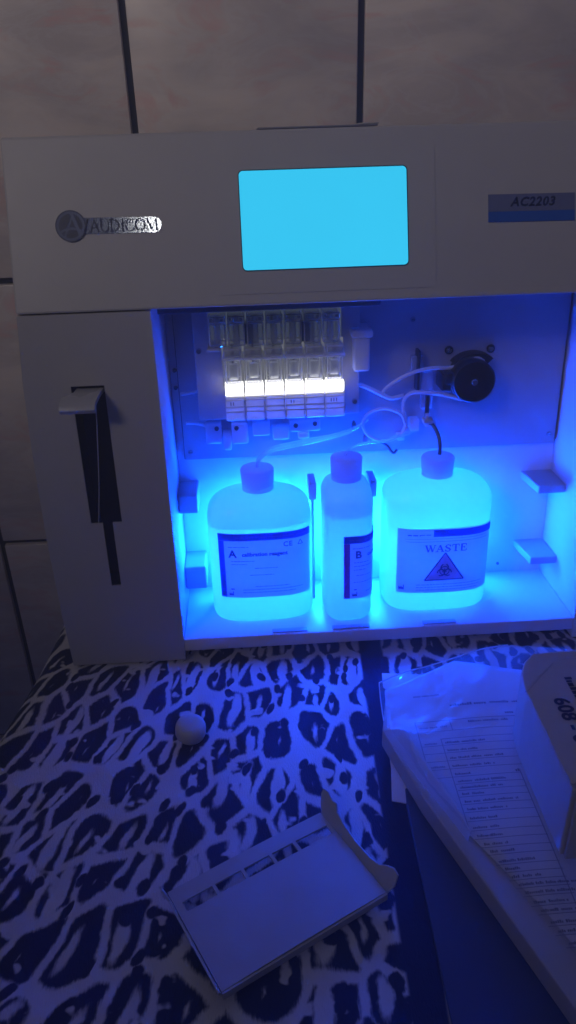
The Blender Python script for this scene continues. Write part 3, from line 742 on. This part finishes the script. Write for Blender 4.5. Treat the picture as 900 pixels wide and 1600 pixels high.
# waste
oW, sW = bottle('waste_bottle', 'wide milky waste bottle with biohazard triangle label, rightmost in the bay', .2945, .0465, .0428, .0282, .0945, .1120, .1275, .0112, .0123)
L0, L1, Z0, Z1 = -.0352, .0430, .0200, .0775
lw = label_sheet(sW, L0, L1, Z0, Z1, oW)
def fW(s, z): return sW(s, z, .0007)
pr = MB()
put_rect(pr, L0+.0280, L1-.0002, Z1-.0068, Z1-.0008, fW, 1, 20)
microtext(pr, fW, L0+.008, L0+.018, Z1-.0058, .0013, 4, 0); microtext(pr, fW, L0+.018, L0+.026, Z1-.0054, .0009, 5, 3)
put_rect(pr, L0+.007, L1-.004, Z1-.0112, Z1-.0108, fW, 3, 20); put_rect(pr, L0+.006, L1-.006, Z1-.0088, Z1-.0085, fW, 3, 20)
# WASTE in heavy serif capitals
def wst(ch, x, w, h, zb):
    tk, th = .00135, .00055
    def st(p, k): put_flat(pr, stroke2d([(x+a*w, zb+c*h) for a, c in p], k), fW, 0)
    def sf(a, c, l=.2): st([(a-l, c), (a+l, c)], th)
    if ch == 'W': st([(.05, 1), (.30, 0)], tk); st([(.30, 0), (.5, .9)], th); st([(.46, 1), (.72, 0)], tk); st([(.72, 0), (.95, 1)], th); sf(.06, 1, .13); sf(.47, 1, .1); sf(.95, 1, .1)
    if ch == 'A': st([(.1, 0), (.5, 1)], th); st([(.48, 1), (.85, 0)], tk); st([(.25, .35), (.7, .35)], th); sf(.1, 0); sf(.86, 0)
    if ch == 'S':
        P = [(.85, .80), (.7, .97), (.4, 1), (.18, .85), (.2, .64), (.5, .50), (.8, .36), (.84, .15), (.6, .0), (.3, .02), (.12, .2)]
        for i, (p, q) in enumerate(zip(P, P[1:])): st([p, q], tk if 3 <= i <= 6 else th*1.4)
        st([(.87, 1), (.87, .7)], th); st([(.1, 0), (.1, .3)], th)
    if ch == 'T': st([(.5, 0), (.5, 1)], tk); st([(.05, 1), (.95, 1)], th*1.3); st([(.06, 1), (.06, .72)], th); st([(.94, 1), (.94, .72)], th); sf(.5, 0, .25)
    if ch == 'E': st([(.22, 0), (.22, 1)], tk); st([(.1, 1), (.85, 1)], th*1.2); st([(.1, 0), (.88, 0)], th*1.2); st([(.22, .52), (.62, .52)], th); st([(.85, 1), (.85, .75)], th); st([(.9, 0), (.9, .26)], th); st([(.62, .66), (.62, .38)], th)
x = -.0130
for ch, w in (('W', .0078), ('A', .0062), ('S', .0052), ('T', .0060), ('E', .0056)):
    wst(ch, x, w, .0058, Z1-.0200); x += w+.0006
# triangle with the biohazard trefoil
tc_, tz = .0030, Z0+.0120; tw_, thh = .0158, .0245
A_, B_, C_ = (tc_-tw_, tz), (tc_+tw_, tz), (tc_, tz+thh)
pr.add([fW(*A_), fW(tc_, tz), fW(*C_), fW(*B_)], [(0, 1, 2), (1, 3, 2)], 2)
fW2 = lambda s, z: sW(s, z, .0010)
put_flat(pr, stroke2d([A_, (tc_, tz), B_], .0011), fW2, 0); put_flat(pr, stroke2d([B_, C_, A_], .0011), fW2, 0)
bx, bz_ = tc_, tz+.0082
for k in range(3):
    a = PI/2+k*2*PI/3; cx_, cz_ = bx+.0031*math.cos(a), bz_+.0031*math.sin(a)
    put_flat(pr, ring2d(cx_, cz_, .0024, .0034, a+.42, a+2*PI-.42, 20), fW2, 0)
    put_flat(pr, stroke2d([(bx+.0007*math.cos(a), bz_+.0007*math.sin(a)), (bx+.0020*math.cos(a), bz_+.0020*math.sin(a))], .0008), fW2, 0)
put_flat(pr, ring2d(bx, bz_, .0034, .0042), fW2, 0); put_flat(pr, ring2d(bx, bz_, .0000, .0008), fW2, 0)
for k, y in enumerate((.0026, .0050, .0074)): microtext(pr, fW, L0+.016, L1-.012+.002*k, Z0+y, .0007, 60+k, 3)
fact(pr, fW, L0+.0020, Z0+.0030, .0046)
pr.build('label_print', [M['ink'], M['inkblue'], M['amber'], M['inkpale']], lw)

# suction tubes of the bottles belong to the analyser's tubing
def machine_tube(pts, r, mat):
    t = MB(); t.tube(pts, r); return t.build('tubing', M[mat], AN)
machine_tube([(.1522, .0435, .1450), (.1525, .0435, .1480), (.1547, .0450, .1530), (.1645, .0500, .1577), (.1873, .0550, .1601), (.2130, .0600, .1624), (.2300, .0620, .1662), (.2414, .0640, .1729)], .0013, 'tube')
machine_tube([(.1520, .0425, .1452), (.1535, .0430, .1500), (.1640, .0470, .1560), (.1873, .0530, .1582), (.2130, .0590, .1610), (.2290, .0620, .1640)], .0010, 'tube')
machine_tube([(.2206, .0362, .1538), (.2202, .0370, .1545), (.2225, .0400, .1565), (.2320, .0500, .1572), (.2535, .0580, .1568), (.2746, .0640, .1600)], .0012, 'tube')
machine_tube([(.2878, .0620, .1690), (.2900, .0610, .1685), (.2930, .0580, .1660), (.2958, .0540, .1600), (.2966, .0500, .1530), (.2960, .0480, .1464)], .0015, 'darktube')

# ------------------------------------------------------------------ leopard cloth
def cloth_z(x, y):
    n = noise.noise(Vector((x*9, y*9, .3)))*.0026+noise.noise(Vector((x*24+y*9, y*17, 2.3)))*.0012
    front = min(1, max(0, (-y-.004)/.05)); n = n*(.15+.85*front)-.0016*(1-front)
    if y > 0: n -= .0635*y+.0012                                     # sinks under the machine's weight
    return n
def build_cloth():
    R = .022; xs = []; x = -.044
    nx, ny = 150, 130
    vs = []; fs = []
    prof = [(-1, -.34), (-1, -.20), (-1, -.10), (-1, -.05)]
    X1 = .80; Y0, Y1 = -.62, .262
    def xedge(y): return -.0265-.9*max(0, -y)*.10-.17*max(0, .075-y)*.55
    rows = []
    for j in range(ny+1):
        y = Y0+(Y1-Y0)*j/ny; xe = xedge(y); row = []
        for z in (-.36, -.24, -.14, -.07, -.04):
            row.append((xe-R*.15+.004*noise.noise(Vector((y*8, z*6, 4))), y, z-R))
        for k in range(0, 8):
            a = PI-PI/2*k/8; row.append((xe+R+R*math.cos(a)*1.05, y, -R+R*math.sin(a)+cloth_z(xe+R, y)*(k/8)))
        for i in range(nx+1):
            x = xe+R+(X1-xe-R)*i/nx; row.append((x, y, cloth_z(x, y)))
        for k in range(1, 8):
            a = PI/2-PI/2*k/8; row.append((X1+R*math.cos(a), y, -R+R*math.sin(a)))
        for z in (-.1, -.36): row.append((X1+R, y, z))
        rows.append(row)
    # rounded front edge and drop
    w = len(rows[0]); pre = []
    for k, (dy, dz) in enumerate(((-.022, -.36), (-.022, -.1), (-.022, -.022), (-.015, -.008))):
        pre.append([(p[0], p[1]+dy, min(p[2], p[2]+dz) if p[2] > -.03 else p[2]) for p in rows[0]])
    rows = pre+rows
    for r in rows: vs += r
    for j in range(len(rows)-1):
        for i in range(w-1): fs.append((j*w+i, j*w+i+1, j*w+w+i+1, j*w+w+i))
    m = MB(); m.add(vs, fs, 0, True); o = m.build('leopard_print_cloth', M['leopard'])
    tag(o, 'white cloth with dark leopard print spots spread under the analyser', 'cloth')
build_cloth()

# ------------------------------------------------------------------ loose things on the cloth
def round_cap():
    o = MB(); r = .0107; prof = [(r*.86, 0), (r*.97, .0008), (r, .0022), (r, .0062), (r*.985, .0080), (r*.93, .0097), (r*.82, .0107), (r*.58, .0113), (r*.30, .0115), (r*.05, .0116)]
    n = 48; o.loft([[(math.cos(2*PI*i/n)*a, math.sin(2*PI*i/n)*a, z) for i in range(n)] for a, z in prof])
    ob = o.build('round_cap', M['white']); ob.location = (.0957, -.0835, .0006); ob.rotation_euler = (math.radians(9), math.radians(6), 0)
    tag(ob, 'small white domed plastic cap lying on the leopard cloth', 'cap')
round_cap()

def cover_plate():
    """folded cover: a flat panel with a row of openings along its far edge and turned-up ends"""
    root = empty('cover_plate', (.09, -.2122, .0062), (0, 0, math.atan2(.476, .88)))
    tag(root, 'empty pale folded cover plate with a row of cut-out windows on the cloth', 'cover plate')
    U, V, T = .1030, .0655, .0012
    def zz(u, v): return .0030*math.sin(u/U*PI)*.3+.0012*(v/V)-.0012*(u/U)
    mb = MB(); us = [0, .0045, .0228, .0248, .0412, .0432, .0600, .0622, .0762, .0785, .1005, U]; vsn = [-.0005, .0096, .0166, .03, .046, V]
    for i in range(len(us)-1):
        for k in range(len(vsn)-1):
            if k == 1 and i in (1, 3, 5, 7, 9): 
                # sides of each opening
                a, b, c, d = us[i], us[i+1], -vsn[1], -vsn[2]
                for (p, q) in (((a, c), (b, c)), ((b, c), (b, d)), ((b, d), (a, d)), ((a, d), (a, c))):
                    mb.add([(p[0], p[1], zz(p[0], -p[1])), (q[0], q[1], zz(q[0], -q[1])), (q[0], q[1], zz(q[0], -q[1])-T), (p[0], p[1], zz(p[0], -p[1])-T)], [(0, 1, 2, 3)])
                continue
            for dz, fl in ((0, 1), (-T, 0)):
                P = [(us[i], -vsn[k]), (us[i], -vsn[k+1]), (us[i+1], -vsn[k+1]), (us[i+1], -vsn[k])]
                mb.add([(a, b, zz(a, -b)+dz) for a, b in P], [(0, 1, 2, 3) if fl else (3, 2, 1, 0)])
    for i in range(len(us)-1):
        for v in (vsn[0], vsn[-1]): mb.add([(us[i], -v, zz(us[i], v)), (us[i+1], -v, zz(us[i+1], v)), (us[i+1], -v, zz(us[i+1], v)-T), (us[i], -v, zz(us[i], v)-T)], [(0, 1, 2, 3)])
    for k in range(len(vsn)-1):
        for u in (0, U): mb.add([(u, -vsn[k], zz(u, vsn[k])), (u, -vsn[k+1], zz(u, vsn[k+1])), (u, -vsn[k+1], zz(u, vsn[k+1])-T), (u, -vsn[k], zz(u, vsn[k])-T)], [(0, 1, 2, 3)])
    mb.build('plate_panel', M['card'], root)
    def flap(pts, base, up, name):
        """pts: (along, height) outline of an end flap standing up from the panel's end"""
        f = MB(); f.prism(pts, lambda a, h: base(a, h, 0), lambda a, h: base(a, h, T)); f.build(name, M['card'], root)
    tilt = .56
    # right end: ragged flap, turned up and leaning outwards, ears at both ends
    flap([(.0005, 0), (-.0045, .005), (-.0090, .011), (-.0095, .0150), (-.0055, .0160), (.0000, .0138), (.0040, .0146), (.0075, .0110), (.016, .0085), (.030, .0070), (.044, .0070), (.052, .0095), (.0560, .0135), (.0600, .0155), (.0645, .0145), (.0668, .0070), (.0655, 0)],
         lambda a, h, t: (U+.0002+h*tilt+t*.85, -a, zz(U, a)-T+h*.58-t*.5), 1, 'end_flap')
    flap([(-.0005, 0), (-.003, .0065), (.0015, .0085), (.006, .0030), (.03, .0020), (.0655, .0020), (.0655, 0)],
         lambda a, h, t: (-.0002-h*.35-t, -a, zz(0, a)-T+h*.9), 1, 'end_flap')
    fl = MB(); fl.prism([(0, 0), (U, 0), (U, -.0048), (0, -.0048)], lambda a, h: (a, -V-.0002, zz(a, V)+h), lambda a, h: (a, -V-.0002-T, zz(a, V)+h)); fl.build('front_lip', M['card'], root)
cover_plate()

# ---- right-hand pile: dark folder, white flat carton, form in a clear sleeve, small carton
def slab(name, pts, z0, z1, mat, bev=.0008):
    m = MB(); m.prism(pts, lambda x, y: (x, y, z0), lambda x, y: (x, y, z1), 0, bev); return m.build(name, mat)
o = slab('dark_folder', [(.2455, -.1440), (.2360, -.1480), (.2345, -.1610), (.2300, -.3600), (.52, -.37), (.53, -.15)], .0022, .0048, M['navyb'])
tag(o, 'dark smooth folder lying beside the dark cloth band under the carton', 'folder')
fc = slab('flat_carton', [(.2272, -.1113), (.2345, -.1395), (.2425, -.1690), (.2874, -.2971), (.3010, -.3330), (.56, -.30), (.52, -.055), (.2385, -.0640)], .0052, .0200, M['board'], .0012)
tag(fc, 'pale flat carton lying under the printed form', 'carton')
o = slab('loose_sheet', [(.2310, -.1200), (.2303, -.1300), (.2262, -.1565), (.2400, -.1610), (.2480, -.1500), (.2480, -.12)], .0036, .0044, M['paper'], 0)
tag(o, 'grey paper corner sticking out under the flat carton', 'paper sheet')

def form_sheet():
    out = [(.2348, -.0742), (.2306, -.1119), (.2335, -.1240), (.2425, -.1440), (.2537, -.1690), (.2623, -.1976), (.2785, -.2280), (.2880, -.2450), (.2978, -.2694), (.3160, -.3250), (.50, -.34), (.49, -.070), (.3393, -.0625), (.3073, -.0531), (.2906, -.0494)]
    def zs(x, y): return .0215+.0016*noise.noise(Vector((x*22, y*14, 1)))+.0020*max(0, (y+.085)/.04)
    bm = bmesh.new(); vv = [bm.verts.new((x, y, 0)) for x, y in out]; f = bm.faces.new(vv); f.normal_update()
    if f.normal.z < 0: f.normal_flip()
    bmesh.ops.triangulate(bm, faces=bm.faces[:])
    for _ in range(4): bmesh.ops.subdivide_edges(bm, edges=bm.edges[:], cuts=1, use_grid_fill=True)
    for v in bm.verts: v.co.z = zs(v.co.x, v.co.y)
    bm.normal_update()
    r = bmesh.ops.solidify(bm, geom=bm.faces[:], thickness=.0004)
    m = MB(); m.bm(bm, 0, True); o = m.build('printed_form', M['paper'])
    tag(o, 'printed paper form with ruled table lying on the flat carton', 'paper form')
    p = MB(); fn = lambda x, y: (x, y, zs(x, y)+.0008)
    def words(x0, x1, y, h, seed, mi=0, gap=1.):
        r = random.Random(seed); x = x0
        while x < x1:
            w = min(r.uniform(2, 7)*h*.8, x1-x); k = 0.
            while k < w:                                            # letter-sized blocks
                lw = h*r.uniform(.35, .6); hh = h*r.choice((.7, .7, 1.0)); put_rect(p, x+k, x+k+lw, y, y+hh, fn, mi); k += lw+h*.16
            x += w+h*gap
    words(.2535, .2712, -.0835, .0020, 1, 1); words(.2766, .3010, -.0955, .0026, 2, 0); words(.3045, .3290, -.0950, .0024, 22, 0); words(.3120, .3320, -.1055, .0022, 3, 0)
    def hl(x0, x1, y, w=.0005, mi=1): put_rect(p, x0, x1, y, y+w, fn, mi, 14)
    def vl(x, y0, y1, w=.0005, mi=1):
        for k in range(10): put_rect(p, x, x+w, y0+(y1-y0)*k/10, y0+(y1-y0)*(k+1)/10, fn, mi)
    hl(.2494, .3400, -.1085, .0006); vl(.2494, -.1640, -.1085); vl(.2728, -.1175, -.1085); hl(.2494, .3350, -.1180)
    words(.2515, .2700, -.1145, .0020, 4, 1); words(.2850, .3120, -.1120, .0020, 5, 0)
    vl(.2632, -.1990, -.1250); hl(.2632, .3300, -.1250); words(.2700, .2850, -.1290, .0018, 8, 1)
    r = random.Random(5); y = -.1290; k = 0
    while y > -.330:
        xl = .2500 if y > -.16 else .2640+max(0, -.2-y)*.42
        hl(xl, .3500 if y > -.15 else .3060+(-.15-y)*.02, y-.0016, .00045)
        words(max(xl+.002, .2655+max(0, -.2-y)*.42), .2655+max(0, -.2-y)*.42+r.uniform(.010, .036), y, .0017, 100+k, 0)
        if k % 3 == 0: words(xl+.002, xl+.011, y, .0017, 150+k, 1)
        y -= r.choice((.0050, .0058, .0066)); k += 1
    vl(.3060, -.3000, -.1540, .0006); words(.3035, .3055, -.1560, .0024, 9, 0)
    p.build('form_print', [plain('form_ink', (.11, .11, .15), .7), plain('form_rule', (.24, .24, .29), .7)], o)
    # clear sleeve over the form: a wavy film with rolled edge
    film = [(.2310, -.0718), (.2275, -.1130), (.2405, -.1480), (.2605, -.2010), (.2860, -.2560), (.3000, -.2900), (.44, -.31), (.43, -.060), (.3337, -.0390), (.2906, -.0494)]
    def zf(x, y): return .0270+.0030*noise.noise(Vector((x*34, y*28, 7)))+.0024*abs(noise.noise(Vector((x*95+y*40, y*70-x*30, 3))))
    bm = bmesh.new(); vv = [bm.verts.new((x, y, 0)) for x, y in film]; bm.faces.new(vv)
    bmesh.ops.triangulate(bm, faces=bm.faces[:])
    for _ in range(4): bmesh.ops.subdivide_edges(bm, edges=bm.edges[:], cuts=1, use_grid_fill=True)
    for v in bm.verts: v.co.z = zf(v.co.x, v.co.y)
    m = MB(); m.bm(bm, 0, True); 
    s = m.build('plastic_sleeve', M['sleeve'])
    tag(s, 'clear plastic sleeve with shiny folded edge over the printed form', 'plastic sleeve')
    ed = MB(); ed.tube([(x, y, zf(x, y)) for x, y in ((.2310, -.0718), (.2500, -.0640), (.2700, -.0565), (.2906, -.0494), (.3120, -.0440), (.3337, -.0390))], .00055, 8, steps=4)
    ed.tube([(x, y, zf(x, y)) for x, y in ((.2310, -.0718), (.2290, -.0920), (.2275, -.1130))], .0004, 8, steps=4)
    ed.build('sleeve_edge', M['tubew'], s)
    # turned-over strip of the sleeve along the left side
    ft = MB(); A = [(.2275, -.1130), (.2340, -.1330), (.2425, -.1560), (.2530, -.1810), (.2612, -.2030)]; B = [(.2414, -.1225), (.2450, -.1380), (.2510, -.1600), (.2585, -.1830), (.2622, -.2030)]
    rows = []
    for (a, b) in zip(A, B):
        row = []
        for k in range(7):
            t = k/6; x = a[0]+(b[0]-a[0])*t; y = a[1]+(b[1]-a[1])*t; row.append((x, y, .0205+.0085*math.sin(t*PI*.55)))
        rows.append(row)
    vs = [q for r_ in rows for q in r_]; fs = [(i*7+k, i*7+k+1, i*7+8+k, i*7+7+k) for i in range(4) for k in range(6)]
    ft.add(vs, fs, 0, True); ft.build('folded_strip', M['tubew'], s)
    c = slab('backing_sheet', [(.2360, -.0548), (.2641, -.0590), (.2700, -.0640), (.2400, -.0780), (.2345, -.0700)], .0204, .0210, M['paper'], 0)
    tag(c, 'bright paper corner showing behind the top left of the form', 'paper sheet')
form_sheet()

def small_carton():
    root = empty('small_carton', (.355, -.17, .0285)); tag(root, 'small white carton with dark printed lid standing on the form', 'carton')
    ox, oy, oz = .355, -.17, .0285
    W = lambda pts: [(x-ox, y-oy) for x, y in pts]
    z0, zt = 0, .0800-oz
    b = MB(); b.prism(W([(.3060, -.2215), (.3060, -.1480), (.3085, -.1300), (.3140, -.1190), (.3215, -.1118), (.335, -.1105), (.44, -.1085), (.44, -.2215)]), lambda x, y: (x, y, z0), lambda x, y: (x, y, zt-.0016), 0, .0010)
    b.build('carton_body', M['board'], root)
    l = MB(); l.prism(W([(.3058, -.2190), (.3056, -.1478), (.3195, -.1340), (.3300, -.1240), (.3370, -.1212), (.44, -.1190), (.44, -.2190)]), lambda x, y: (x, y, zt-.0002), lambda x, y: (x, y, zt+.0007)); 
    lid = l.build('carton_lid', M['board'], root)
    s = MB(); P = W([(.3048, -.1478), (.3190, -.1335), (.3298, -.1234), (.3370, -.1205), (.44, -.1183)]); Q = W([(.3058, -.1492), (.3199, -.1349), (.3304, -.1246), (.3372, -.1218), (.44, -.1196)])
    n = len(P); vs = [(x, y, zt-.0006) for x, y in P]+[(x, y, zt+.0009) for x, y in Q]; s.add(vs, [(i, i+1, n+i+1, n+i) for i in range(n-1)]); s.build('lid_seam', M['ink'], lid)
    # lettering that runs down the lid towards the viewer
    t = MB(); f = lambda x, y: (x-ox, y-oy, zt+.0011)
    def down(px, py): return lambda x, y: f(px+y, py-x)
    put_flat(t, text_geo('608 - 6', .0125, .0004, 0, 1.0, 'LEFT'), down(.3225, -.1560))
    d2 = down(.3335, -.1385); x = 0
    for k, w in enumerate((.0022, .0016, .0030, .0024, .0028, .0020, .0026, .0030, .0022)):      # a line of small unreadable print
        put_rect(t, x, x+w, -.0017, .0017 if k % 3 else .0028, d2); x += w+.0008
    t.build('carton_print', M['ink'], lid)
    fr = MB(); fr.box(.3080-ox, .44-ox, -.2245-oy, -.2217-oy, 0, .050, 0, .0006); fr.build('front_flap', M['board'], root)
small_carton()

# ------------------------------------------------------------------ added haze volume standing in for lens glare round the bay
def build_glare():
    m, t, out = nt('glare_volume'); g = G(t)
    v = g.n('ShaderNodeVolumePrincipled'); v.inputs['Color'].default_value = (.9, .93, 1, 1); v.inputs['Density'].default_value = .34
    g.l(v.outputs[0], out.inputs['Volume'])
    b = MB(); b.box(-1.2, 1.5, -.95, .40, -1.6, 1.4); o = b.build('haze', m); tag(o, kind='stuff')  # volume added for the glare, the air itself is clear
build_glare()
